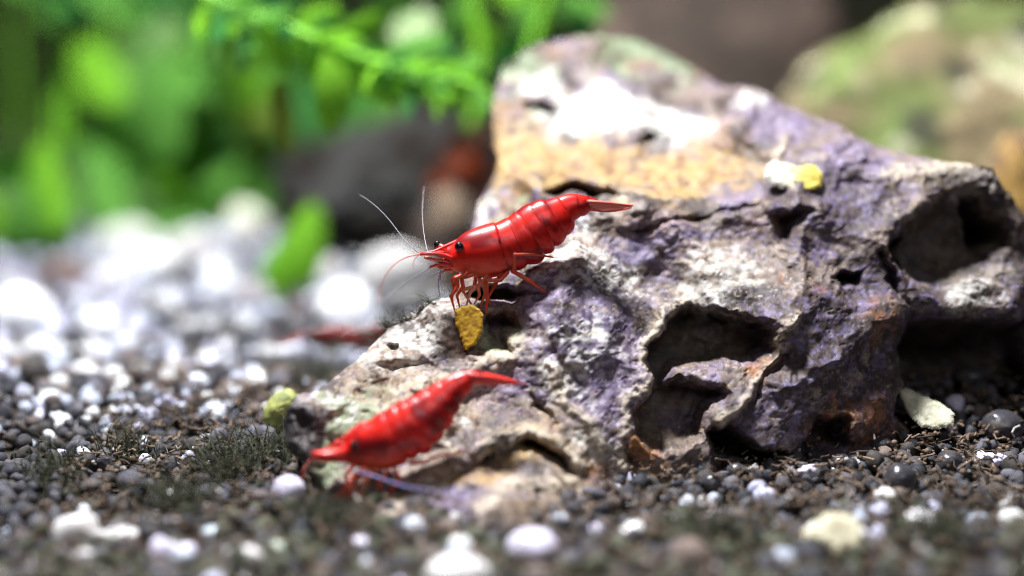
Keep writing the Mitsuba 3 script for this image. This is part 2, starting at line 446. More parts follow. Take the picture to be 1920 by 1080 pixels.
rust = patches([(1430, 700, 45), (1640, 800, 60), (1480, 560, 50), (1210, 860, 50), (1660, 600, 60), (1570, 790, 60), (1100, 890, 50), (1100, 460, 35), (1440, 420, 40)])
col = lerp(col, (.33, .155, .07), rust * sstep(.4, .6, nE * .6 + nC * .4) * .8)
green = patches([(1180, 90, 140), (940, 200, 80), (980, 130, 80), (660, 800, 80), (620, 860, 60), (960, 390, 60), (930, 650, 50)])
col = lerp(col, lerp((.27, .33, .22), (.26, .17, .10), sstep(.5, .62, nD)), green * .8)
crust_glare = patches([(1110, 215, 120), (1010, 165, 65), (1270, 240, 75), (1190, 215, 80), (790, 610, 100), (720, 650, 70), (1110, 500, 90), (1190, 520, 50), (1830, 315, 80), (1340, 535, 80), (1090, 440, 45),
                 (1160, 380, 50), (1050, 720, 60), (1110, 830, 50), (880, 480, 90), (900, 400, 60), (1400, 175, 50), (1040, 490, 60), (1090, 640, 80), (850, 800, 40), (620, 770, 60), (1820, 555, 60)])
col = lerp(col, (.62, .61, .58), crust_glare * sstep(.40, .58, nC * .55 + nE * .45) * .92)  # chalky deposits, and bright light on the hump painted white
col = lerp(col, (.56, .49, .40), np.clip(vei, 0, 1) * sstep(.3, .55, nC) * .9)
up = np.clip(nv[:, 2], 0, 1)
col = lerp(col, lerp((.56, .55, .57), (.46, .37, .26), sstep(.52, .64, nE)), sstep(.56, .68, fine * .65 + nE * .35) * (.6 - .4 * umber))
dark = sstep(.54, .66, .65 * meshkit.fbm(pv * 1.3 + 9, 3, 61) + .35 * fine) * .8
col = lerp(col, (.035, .028, .035), dark * (1 - .7 * np.maximum(ochre, crust_glare)))
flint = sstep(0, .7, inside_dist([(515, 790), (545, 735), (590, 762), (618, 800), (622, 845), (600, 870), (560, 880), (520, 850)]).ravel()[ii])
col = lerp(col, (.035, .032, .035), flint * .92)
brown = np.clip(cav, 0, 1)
col = lerp(col, lerp((.075, .055, .038), (.05, .046, .032), sstep(.4, .6, nB)), brown * .75)  # recess shade painted into the stone colour of the hollows
col = col * (.8 + .5 * (fine - .2))[:, None]
lum = col @ np.array([.3, .59, .11])
col = lum[:, None] + (col - lum[:, None]) * 1.28
col = col * (.86 - .18 * umber)[:, None]
hump_glare = patches([(1110, 220, 85), (1270, 240, 50), (1000, 170, 42), (1180, 230, 45)])
col = lerp(col, (.70, .70, .66), hump_glare * sstep(.26, .62, nC * .5 + nE * .5) * .9)  # blown-out highlights on the hump painted as near-white stone
col = np.clip(col, .01, .85)

idx = -np.ones(dep.size, int); idx[ii] = np.arange(len(ii))
g = idx.reshape(dep.shape)
q = np.stack([g[:-1, :-1], g[:-1, 1:], g[1:, 1:], g[1:, :-1]], -1).reshape(-1, 4)
q = q[(q >= 0).all(1)]
front_f = np.vstack([q[:, [0, 1, 2]], q[:, [0, 2, 3]]])
# the unseen back closes the stone: same outline, bulging away
e2 = np.maximum(edge - 5 * CELL, 0)
bpos = (P3(dep + .25 + 34 * np.sqrt(np.clip(1 - (1 - np.minimum(e2 / 22, 1)) ** 2, 0, 1))) / MM).reshape(-1, 3)[ii]
bpos = np.where((edg < 5.01 * CELL)[:, None], pv + .25 * FWD, bpos)
bpos = bpos + nv * (1.6 * (meshkit.fbm(pv * .2 + 40, 3, 37) - .5) * np.minimum(1, edg / 6))[:, None]
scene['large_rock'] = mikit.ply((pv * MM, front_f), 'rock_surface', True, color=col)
bq = g[::3, ::3]
bqq = np.stack([bq[:-1, :-1], bq[:-1, 1:], bq[1:, 1:], bq[1:, :-1]], -1).reshape(-1, 4)
bqq = bqq[(bqq >= 0).all(1)]
used, inv = np.unique(bqq, return_inverse=True)
scene['large_rock__back'] = mikit.ply((bpos[used] * MM, inv.reshape(bqq.shape)[:, ::-1]), 'rock_surface', True, color=col[used] * .8)
tag('large_rock', 'large craggy violet-grey rock with ochre, white crusting, painted highlights and darkened hollows, under the shrimp', 'rock')
ROCK_TREE = cKDTree(pv * MM)
ROCK_V, ROCK_N = pv * MM, nv

# ------------------------------------------------------------------ shrimps
SEAMS = np.array([3.62, 4.35, 5.1, 6.0, 6.95, 7.85, 8.9, 9.9])


def make_shrimp(key, spine, dd0, lean, limbs, blades, rostrum, eyes, feelers, label, tint=1.0, nr=230, na=56):
    """spine: (px, py, half height px); dd0: depth in mm; lean: depth per px along the body."""
    sp = np.array(spine, float)
    cx = 1000 if not len(sp) else sp[:, 0].mean()
    P = lambda x, y, side=0.0: at(x, y, dd0 + lean * (x - cx) + side)
    pts = np.array([P(x, y) for x, y, _ in sp])
    k = np.arange(len(sp))
    pm = px_mm(dd0) * MM
    cs, rs = CubicSpline(k, pts), CubicSpline(k, sp[:, 2] * pm * 1.04)
    u = np.linspace(0, len(sp) - 1, nr)
    c, r = cs(u), np.maximum(rs(u), .00012)
    t = cs(u, 1); t /= np.linalg.norm(t, axis=1, keepdims=True)
    lat = np.cross(t, UPV); lat /= np.linalg.norm(lat, axis=1, keepdims=True)   # towards the camera or away
    dor = np.cross(lat, t)
    dor *= np.sign(dor[:, 2:3] + 1e-9)
    phi = np.arange(na) * 2 * np.pi / na
    cp, sn = np.cos(phi), np.sin(phi)
    width = np.interp(u, [0, 1, 3, 5, 8, 10, 11], [.62, .66, .72, .66, .66, .75, 1.1])
    # overlapping plates
    kk = np.searchsorted(SEAMS, u)
    ext = np.concatenate([[-.4], SEAMS, [len(sp) + 1.0]])
    U = u[:, None] + .10 * (1 - cp)[None] * np.where(u > 3, 1, 0)[:, None] * 0 + .12 * np.abs(sn)[None] ** 2
    kk = np.searchsorted(SEAMS, U)
    frac = (U - ext[kk]) / (ext[kk + 1] - ext[kk])
    seg = (kk > 0)
    fac = np.where(seg, .962 + .058 * np.sqrt(np.clip(frac, 0, 1)) * (1 - .25 * frac ** 6) , .985 + .05 * sstep(.55, 1.0, frac))
    low = sstep(.0, -.9, cp)[None]           # towards the belly
    scal = np.where(seg, 1 + low * (.10 * np.sin(np.pi * np.clip(frac, 0, 1)) - .09), 1 - low * .02)
    bell = np.where(kk == 2, 1 + low * .05, 1)
    R = r[:, None] * fac * scal * bell
    sq = 1 - .10 * (np.abs(cp * sn)[None] * 2) ** 2 * 0
    v = c[:, None] + (R * sq * cp[None])[..., None] * dor[:, None] + (R * width[:, None] * sn[None])[..., None] * lat[:, None]
    rng = np.random.default_rng(abs(int(sp[0, 0] * 7 + sp[0, 1])))
    vv = v.reshape(-1, 3)
    i, j = np.meshgrid(np.arange(nr - 1), np.arange(na), indexing='ij')
    qd = np.stack([i * na + j, i * na + (j + 1) % na, (i + 1) * na + (j + 1) % na, (i + 1) * na + j], -1).reshape(-1, 4)
    f = np.vstack([qd[:, [0, 1, 2]], qd[:, [0, 2, 3]]])
    n = len(vv); L = (nr - 1) * na; jj = np.arange(na)
    vv = np.vstack([vv, c[0] - t[0] * r[0] * .25, c[-1] + t[-1] * r[-1] * .2])
    f = np.vstack([f, np.stack([np.full(na, n), (jj + 1) % na, jj], 1), np.stack([np.full(na, n + 1), L + jj, L + (jj + 1) % na], 1)])
    m = trimesh.Trimesh(vv, f, process=False)
    if m.volume < 0:
        m.invert()
    mottle = meshkit.fbm(vv / MM * .42, 3, 71)
    belly = np.concatenate([np.broadcast_to(low, (nr, na)).ravel(), [0, 0]])
    fr = np.concatenate([frac.ravel(), [0, 0]]); sg = np.concatenate([seg.ravel(), [False, False]])
    vc = lerp((.62, .012, .006), (.20, .003, .006), sstep(.46, .62, mottle) * .95)
    vc = lerp(vc, (.22, .004, .006), np.maximum(sstep(.93, .995, fr), sstep(.07, .0, fr)) * sg * .8)
    freck = meshkit.fbm(vv / MM * 1.6 + 3, 3, 77)
    vc = lerp(vc, (.20, .004, .008), sstep(.56, .72, freck) * .4)
    uu = np.concatenate([np.repeat(u, na), [0, 11]])
    vc = lerp(vc, (.60, .10, .04), belly * sstep(4.6, 2.2, uu) * .65)
    parts = [(vv, vc)]
    solids = [m3.Manifold(m3.Mesh(np.asarray(m.vertices, np.float32), np.asarray(m.faces, np.uint32)))]

    def rod(ps, rad, color, sides=10):
        for a in range(len(ps) - 1):
            hs = [m3.Manifold.sphere(rad[b], sides).translate(ps[b].tolist()) for b in (a, a + 1)]
            s = m3.Manifold.hull(hs[0] + hs[1])
            solids.append(s)
            mm_ = s.to_mesh().vert_properties[:, :3]
            parts.append((mm_, np.tile([color], (len(mm_), 1))))

    for pl, rad, color, *side in limbs:
        ps = [P(x, y, (side[0] if side else 0) + (z[0] if z else 0)) for x, y, *z in pl]
        rod(ps, [q_ * pm for q_ in rad], color)
    for pl, w0, thick, color in blades:        # flat leaf-like plates: antennal scales, tail fan
        tail_ = pl[0][0] < pl[-1][0]
        ps = np.array([P(x, y, z) for x, y, z in pl])
        ax = curve(ps, 9)
        d = ps[-1] - ps[0]; d /= np.linalg.norm(d)
        la = np.cross(d, UPV); la /= np.linalg.norm(la); up_ = np.cross(la, d)
        if tail_:
            q_ = math.radians(38) * (1 if pl[-1][2] < 0 else -1 if pl[-1][2] > 0 else 0)
            la, up_ = la * math.cos(q_) + up_ * math.sin(q_), up_ * math.cos(q_) - la * math.sin(q_)
        tail = pl[0][0] < pl[-1][0]
        ws = w0 * pm * np.array([.9, 1, 1, .95, .85, .7, .5, .3, .08] if tail else [.45, .7, .9, 1, 1, .95, .8, .55, .12])
        th = thick * pm * np.linspace(1, .25 if tail else .6, 9)
        hs = []
        for b in range(9):
            ring = [ax[b] + la * ws[b] * math.cos(q_) + up_ * th[b] * math.sin(q_) for q_ in np.linspace(0, 2 * np.pi, 12, endpoint=False)]
            hs.append(np.array(ring))
        for b in range(8):
            s = m3.Manifold.hull_points(np.vstack([hs[b], hs[b + 1]]).astype(np.float32))
            solids.append(s)
            mm_ = s.to_mesh().vert_properties[:, :3]
            parts.append((mm_, np.tile([color], (len(mm_), 1))))
    rod([P(x, y) for x, y, _ in rostrum], [q_ * pm for *_, q_ in rostrum], (.55, .03, .025))
    ey = []
    for x, y, side, rad in eyes:
        e = P(x, y, side)
        root = P(x + 16, y + 8, side * .45)
        rod([root, e], [rad * pm * .75, rad * pm * .8], (.5, .06, .05))
        ey.append((e, rad * pm))
    body = m3.Manifold.batch_boolean(solids, m3.OpType.Add)
    bm = body.to_mesh()
    bv, bf = bm.vert_properties[:, :3].astype(float), bm.tri_verts
    sv, sc = np.vstack([a for a, _ in parts]), np.vstack([b for _, b in parts])
    _, near = cKDTree(sv).query(bv)
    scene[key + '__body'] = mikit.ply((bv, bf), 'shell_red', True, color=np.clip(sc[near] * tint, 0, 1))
    for e, rad in ey:
        s = trimesh.creation.icosphere(3, radius=rad)
        d = np.array(s.vertices); d = d * [1, .9, 1.05] + e + (EYE - e) / np.linalg.norm(EYE - e) * rad * .25
        scene[part_key(key + '__eye')] = mikit.ply((d, s.faces), 'eye_black', True)
    for pl, r0, r1, mat in feelers:
        ps = curve([P(x, y, z) for x, y, z in pl], 26)
        scene[part_key(key + '__antenna')] = mikit.ply(tube(ps, np.linspace(r0, r1, 26) * MM, 7), mat, True)
    tag(key, label, 'shrimp')


def zoomed(ox, oy, k=580 / 1790):
    return lambda x, y, *r: (ox + x * k, oy + y * k, *r)


K = 580 / 1790
LEG, LEGP, CLAW = (.62, .07, .025), (.70, .20, .10), (.78, .36, .24)
z = zoomed(640, 330)
spine1 = [z(598, 462, 52 * K), z(685, 465, 100 * K), z(762, 450, 134 * K), z(850, 437, 146 * K), z(978, 400, 146 * K), z(1085, 345, 152 * K), z(1163, 289, 147 * K), z(1240, 246, 128 * K),
          z(1312, 190, 84 * K), z(1378, 172, 66 * K), z(1436, 160, 42 * K), z(1490, 170, 26 * K)]
L = lambda z, pts, rad, color, side=0: ([z(*p) for p in pts], [r * K for r in rad], color, side)
near, far = -1.6, 1.4
limbs1 = [
    L(z, [(1000, 545, 0), (1003, 455, -1.2), (1110, 452, -1.0), (1225, 470, -.4)], [14, 12, 9, 4], LEG, near * .7),
    L(z, [(990, 550, 0), (1085, 603, -.8), (1180, 672, -.3)], [13, 12, 5], LEG, near * .7),
    L(z, [(960, 560, 0), (920, 602, 0), (840, 605, 0), (845, 700, 0), (838, 790, 0)], [13, 13, 11, 10, 5], LEG, near),
    L(z, [(880, 570, 0), (822, 612, 0), (832, 680, 0), (812, 735, 0), (806, 778, 0)], [12, 11, 10, 8, 4], LEGP, far),
    L(z, [(920, 570, 0), (885, 640, 0), (850, 700, 0), (862, 742, 0)], [11, 10, 8, 4], LEG, far * .4),
    L(z, [(720, 565, 0), (660, 592, 0), (672, 640, 0), (634, 695, 0), (655, 775, 0)], [14, 14, 12, 10, 4], LEG, near),
    L(z, [(760, 570, 0), (695, 590, 0), (705, 640, 0), (668, 690, 0), (684, 758, 0)], [14, 13, 12, 9, 4], LEG, near * .4),
    L(z, [(800, 575, 0), (800, 625, 0), (745, 675, 0), (725, 745, 0)], [12, 11, 10, 5], CLAW, 0),
    L(z, [(780, 575, 0), (770, 640, 0), (700, 660, 0), (752, 742, 0)], [12, 11, 10, 5], LEGP, far),
    L(z, [(690, 560, 0), (640, 600, 0), (652, 650, 0), (640, 720, 0)], [11, 10, 9, 4], LEG, far),
    L(z, [(840, 580, 0), (790, 640, 0), (800, 690, 0), (770, 738, 0)], [11, 10, 9, 4], LEGP, near * .6),
    L(z, [(620, 520, 0), (575, 530, 0), (545, 520, 0)], [16, 10, 4], LEG, near * .5),
    L(z, [(640, 550, 0), (600, 545, 0), (575, 560, 0), (572, 600, 0)], [12, 9, 6, 3], LEGP, 0),
]
for q_ in range(5):   # swimmerets under the abdomen
    bx, by = [(1075, 440), (1135, 405), (1180, 360), (1225, 310), (1275, 250)][q_]
    limbs1.append(L(z, [(bx - 20, by - 40, 0), (bx + 25, by + 12, 0), (bx + 5, by + 40, 0)], [30, 22, 8], (.45, .03, .02), -.2))
RED, PINK = (.62, .03, .025), (.70, .16, .12)
B = lambda z, pts, w, th, color: ([z(*p) for p in pts], w * K, th * K, color)
blades1 = [B(z, [(640, 480, -1.3), (560, 452, -1.6), (455, 452, -1.6)], 34, 16, RED), B(z, [(640, 450, .6), (560, 442, 1.0), (470, 447, .9)], 30, 13, RED), B(z, [(640, 500, -.6), (570, 490, -.8), (480, 470, -.7)], 26, 14, PINK),
           B(z, [(640, 520, -.9), (590, 512, -1.0), (512, 528, -1.0)], 22, 12, RED),
           B(z, [(1400, 150, 0), (1500, 172, 0), (1600, 176, 0)], 40, 34, RED), B(z, [(1400, 165, 0), (1540, 174, -.8), (1690, 170, -1.4)], 44, 24, PINK), B(z, [(1400, 160, 0), (1540, 186, .8), (1680, 182, 1.4)], 44, 24, PINK),
           B(z, [(1400, 172, 0), (1520, 182, -.5), (1620, 182, -.8)], 40, 15, RED), B(z, [(1400, 168, 0), (1520, 188, .5), (1630, 188, .8)], 40, 15, RED)]
ros1 = [z(760, 345, 26 * K), z(690, 372, 18 * K), z(600, 408, 11 * K), z(540, 434, 7 * K), z(455, 448, 3 * K)]
eyes1 = [(*z(682, 410), -1.75, 27 * K), (*z(556, 400), 1.9, 24 * K)]
F = lambda z, pts, r0, r1, mat: ([z(*p) for p in pts], r0, r1, mat)
feel1 = [F(z, [(460, 450, 1), (380, 385, 2), (290, 270, 4), (200, 175, 6), (105, 108, 8)], .075, .035, 'feeler_pale'), F(z, [(500, 440, 1), (482, 360, 3), (470, 240, 6), (480, 60, 12)], .07, .03, 'feeler_pale'),
         F(z, [(455, 452, -1), (380, 470, -1), (300, 520, -2), (240, 610, -2), (220, 720, -3)], .10, .03, 'feeler_red'), F(z, [(520, 528, -1), (400, 600, -1), (210, 752, -2), (90, 860, -3), (0, 930, -4)], .085, .035, 'feeler_pale'),
         F(z, [(580, 545, -1), (566, 590, -1), (563, 640, -1), (572, 700, -1)], .11, .07, 'feeler_blue'), F(z, [(470, 455, -.5), (430, 475, -.5), (415, 510, -.5), (420, 540, -.5)], .06, .03, 'feeler_red'),
         F(z, [(600, 540, -1.2), (500, 590, -1.5), (430, 610, -1.5)], .05, .025, 'feeler_pale')]
make_shrimp('shrimp', spine1, 0.0, .012, limbs1, blades1, ros1, eyes1, feel1, 'sharp bright red shrimp up on the rock ledge, holding the amber food flake')

z = zoomed(500, 660)
spine2 = [z(440, 560, 52 * K), z(505, 565, 100 * K), z(590, 548, 134 * K), z(680, 525, 150 * K), z(775, 475, 158 * K), z(868, 420, 158 * K), z(945, 360, 140 * K), z(1005, 300, 118 * K), z(1065, 232, 92 * K),
          z(1120, 190, 72 * K), z(1180, 150, 48 * K), z(1235, 145, 30 * K)]
limbs2 = [
    L(z, [(830, 640, 0), (900, 640, -.8), (1010, 598, -.6), (1160, 572, 0)], [14, 12, 9, 4], LEG, near * .6),
    L(z, [(560, 680, 0), (500, 720, 0), (470, 780, 0), (395, 840, 0), (350, 890, 0)], [15, 14, 12, 9, 4], LEG, near),
    L(z, [(600, 690, 0), (520, 740, 0), (500, 800, 0), (440, 850, 0), (400, 900, 0)], [15, 14, 12, 9, 4], LEG, near * .4),
    L(z, [(620, 690, 0), (560, 760, 0), (540, 830, 0), (480, 880, 0)], [14, 13, 11, 5], LEGP, near * .7),
    L(z, [(660, 690, 0), (580, 720, 0), (590, 790, 0), (520, 860, 0), (500, 900, 0)], [13, 12, 11, 8, 4], LEGP, far),
    L(z, [(700, 690, 0), (650, 760, 0), (660, 830, 0), (690, 960, 0)], [13, 12, 9, 4], LEG, near * .8),
    L(z, [(740, 680, 0), (770, 740, 0), (720, 800, 0), (700, 860, 0)], [13, 12, 9, 4], LEG, near * .5),
    L(z, [(500, 660, 0), (455, 720, 0), (470, 780, 0), (420, 820, 0)], [12, 11, 9, 4], LEG, far),
]
for q_ in range(5):
    bx, by = [(865, 545), (925, 510), (970, 455), (1015, 395), (1055, 310)][q_]
    limbs2.append(L(z, [(bx - 20, by - 40, 0), (bx + 15, by + 8, 0), (bx, by + 32, 0)], [28, 20, 8], (.45, .04, .02), -.2))
blades2 = [B(z, [(460, 590, -1.2), (370, 595, -1.4), (262, 598, -1.4)], 46, 40, RED), B(z, [(460, 570, .6), (380, 585, 1.0), (270, 606, .9)], 40, 26, RED), B(z, [(460, 620, -.6), (390, 622, -.8), (290, 625, -.7)], 34, 22, RED),
           B(z, [(1160, 140, 0), (1270, 155, 0), (1390, 165, 0)], 44, 30, RED), B(z, [(1160, 150, 0), (1320, 168, -.9), (1490, 182, -1.6)], 46, 20, RED), B(z, [(1160, 145, 0), (1320, 152, .9), (1440, 166, 1.6)], 46, 20, RED),
           B(z, [(1200, 155, -.2), (1290, 178, -.9), (1400, 184, -1.3)], 32, 12, RED)]
ros2 = [z(560, 425, 26 * K), z(490, 470, 20 * K), z(430, 515, 13 * K), z(380, 545, 9 * K), z(300, 580, 4 * K)]
eyes2 = [(*z(508, 542), -1.75, 27 * K), (*z(388, 515), 1.9, 24 * K)]
feel2 = [F(z, [(500, 690, -2), (580, 705, -3), (700, 745, -5), (820, 780, -9), (900, 795, -11), (1060, 806, -12), (1240, 815, -12), (1430, 828, -11), (1560, 840, -8), (1650, 862, -6)], .075, .04, 'feeler_blue'),
         F(z, [(300, 590, 1), (240, 640, 1), (210, 700, 0), (205, 790, 0)], .07, .03, 'feeler_red')]
make_shrimp('shrimp_001', spine2, -16.0, .012, limbs2, blades2, ros2, eyes2, feel2, 'red shrimp nearest the camera, head down in front of the tongue of rock')

sc_ = .62
base = np.array([(a, b, c) for a, b, c in spine1])
ctr = base[:, :2].mean(0)
ang = math.radians(26)
Rm = np.array([[math.cos(ang), -math.sin(ang)], [math.sin(ang), math.cos(ang)]])
tf3 = lambda x, y: tuple((Rm @ (np.array([x, y]) - ctr)) * np.array([-sc_, sc_]) * np.array([1.0, .62]) + np.array([640, 628]))
spine3 = [(*tf3(a, b), c * sc_ * .62) for a, b, c in base]
tr = lambda lst: [([(*tf3(p[0], p[1]), *p[2:]) for p in l[0]], [r * sc_ for r in l[1]], *l[2:]) for l in lst]
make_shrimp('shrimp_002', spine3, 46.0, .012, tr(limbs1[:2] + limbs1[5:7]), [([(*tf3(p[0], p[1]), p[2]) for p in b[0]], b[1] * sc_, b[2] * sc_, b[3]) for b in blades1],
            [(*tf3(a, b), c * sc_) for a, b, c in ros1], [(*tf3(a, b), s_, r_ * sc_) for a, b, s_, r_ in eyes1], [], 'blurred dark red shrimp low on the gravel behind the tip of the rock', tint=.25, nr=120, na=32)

# ------------------------------------------------------------------ food


def slab(outline, depth, thick, tilt=0.0, seed=0, bulge=.35, color=((.5, .4, .05), (.3, .2, .02)), back=0.0):
    """A crumb with a traced outline and real thickness, its faces lumpy; returns vertices, faces, colours."""
    o = np.array(outline, float)
    s = np.array([to_st(x, y, depth) for x, y in o])
    pg = shapely.Polygon(s).buffer(.12).buffer(-.06)
    x0, y0, x1, y1 = pg.bounds
    st = max(x1 - x0, y1 - y0) / 64
    X, Y = np.meshgrid(np.arange(x0 - st, x1 + 2 * st, st), np.arange(y0 - st, y1 + 2 * st, st))
    wq = np.stack([X, Y, X * 0 + seed], -1)
    mk = shapely.contains_xy(pg, X + .5 * (meshkit.fbm(wq * 1.6, 3, seed) - .5), Y + .5 * (meshkit.fbm(wq * 1.6 + 7, 3, seed) - .5))
    e = ndimage.distance_transform_edt(mk) * st
    hh = thick / 2 * np.sqrt(np.clip(1 - (1 - np.minimum(e / (thick * bulge + st), 1)) ** 2, 0, 1))
    idg = -np.ones(mk.shape, int); idg[mk] = np.arange(mk.sum()); N = mk.sum()
    qd = np.stack([idg[:-1, :-1], idg[:-1, 1:], idg[1:, 1:], idg[1:, :-1]], -1).reshape(-1, 4); qd = qd[(qd >= 0).all(1)]
    cy = (y0 + y1) / 2
    hh = hh * (1 + .16 * (meshkit.fbm(np.stack([X, Y, X * 0 + seed + 3], -1) * 2.4, 3, seed) - .5))
    nz = thick * .25 * (meshkit.fbm(np.stack([X, Y, X * 0 + seed], -1) * .9, 3, seed) - .5)
    Z0 = depth + (Y - cy) * tilt
    pf = EYE + X[mk][:, None] * MM * RGT + Y[mk][:, None] * MM * UPV + (DIST + (Z0 - hh + nz)[mk][:, None] * MM) * FWD
    pb = EYE + X[mk][:, None] * MM * RGT + Y[mk][:, None] * MM * UPV + (DIST + (Z0 + hh + nz)[mk][:, None] * MM) * FWD
    vv = np.vstack([pf, pb])
    ff = np.vstack([qd, qd[:, ::-1] + N])
    t = sstep(.4, .65, meshkit.fbm(vv / MM * 1.4, 3, seed + 4))
    # rim walls
    ed = np.sort(np.vstack([qd[:, [0, 1]], qd[:, [1, 2]], qd[:, [2, 3]], qd[:, [3, 0]]]), 1)
    un, ct = np.unique(ed, axis=0, return_counts=True)
    un = un[ct == 1]
    ff = np.vstack([ff, np.stack([un[:, 0], un[:, 1], un[:, 1] + N, un[:, 0] + N], 1)])
    return vv, ff, lerp(color[0], color[1], t)


v, f, c = slab([(852, 582), (866, 572), (884, 570), (900, 580), (907, 590), (902, 625), (893, 645), (875, 657), (866, 640), (856, 610)], -3.2, 1.1, .15, 3, color=((.50, .30, .02), (.33, .17, .012)))
scene['food_flake'] = mikit.ply((v, f), 'food', True, color=c)
tag('food_flake', 'amber yellow food flake standing upright under the sharp shrimp\'s claws', 'fish food')
v, f, c = slab([(1434, 330), (1438, 308), (1452, 300), (1475, 306), (1490, 310), (1508, 312), (1515, 307), (1530, 309), (1541, 325), (1538, 350), (1510, 360), (1480, 357), (1448, 348)], 15.5, 1.9, .45, 8, color=((.82, .80, .66), (.70, .60, .16)))
c = lerp((.66, .65, .57), (.58, .47, .09), sstep(.28, .75, (v[:, 0] - v[:, 0].min()) / np.ptp(v[:, 0]) + .3 * (meshkit.fbm(v / MM * 1.2, 3, 6) - .5)))
scene['food_crumb'] = mikit.ply((v, f), 'food', True, color=c)
tag('food_crumb', 'cream and yellow crumb of food lying on top of the rock', 'fish food')
v, f, c = slab([(1688, 735), (1705, 728), (1735, 745), (1765, 755), (1785, 775), (1780, 795), (1750, 803), (1720, 798), (1700, 775)], on_ground(1735, 792)[1] - 4, 2.2, .8, 12, color=((.60, .59, .45), (.46, .44, .31)))
scene['stone_chip'] = mikit.ply((v, f), 'food', True, color=c)
tag('stone_chip', 'pale cream stone chip leaning on gravel at the right foot of the rock', 'stone')
v, f, c = slab([(1490, 1010), (1520, 985), (1560, 965), (1605, 970), (1620, 1000), (1610, 1040), (1585, 1020), (1565, 1035), (1540, 1015)], on_ground(1560, 1030)[1] - 1, 2.0, .6, 15, color=((.62, .58, .42), (.48, .43, .29)))
scene['shed_flake'] = mikit.ply((v, f), 'food', True, color=c)
tag('shed_flake', 'blurred cream flake on the gravel in the lower right foreground', 'flake')
v, f, c = slab([(1183, 822), (1191, 816), (1208, 838), (1216, 850), (1208, 858), (1195, 850), (1188, 854), (1182, 838)], -9, .8, -.2, 23, color=((.32, .15, .06), (.14, .06, .03)))
scene['leaf_scrap'] = mikit.ply((v, f), 'food', True, color=c)
tag('leaf_scrap', 'torn rusty brown leaf scrap standing at the mouth of the lower cave', 'leaf')

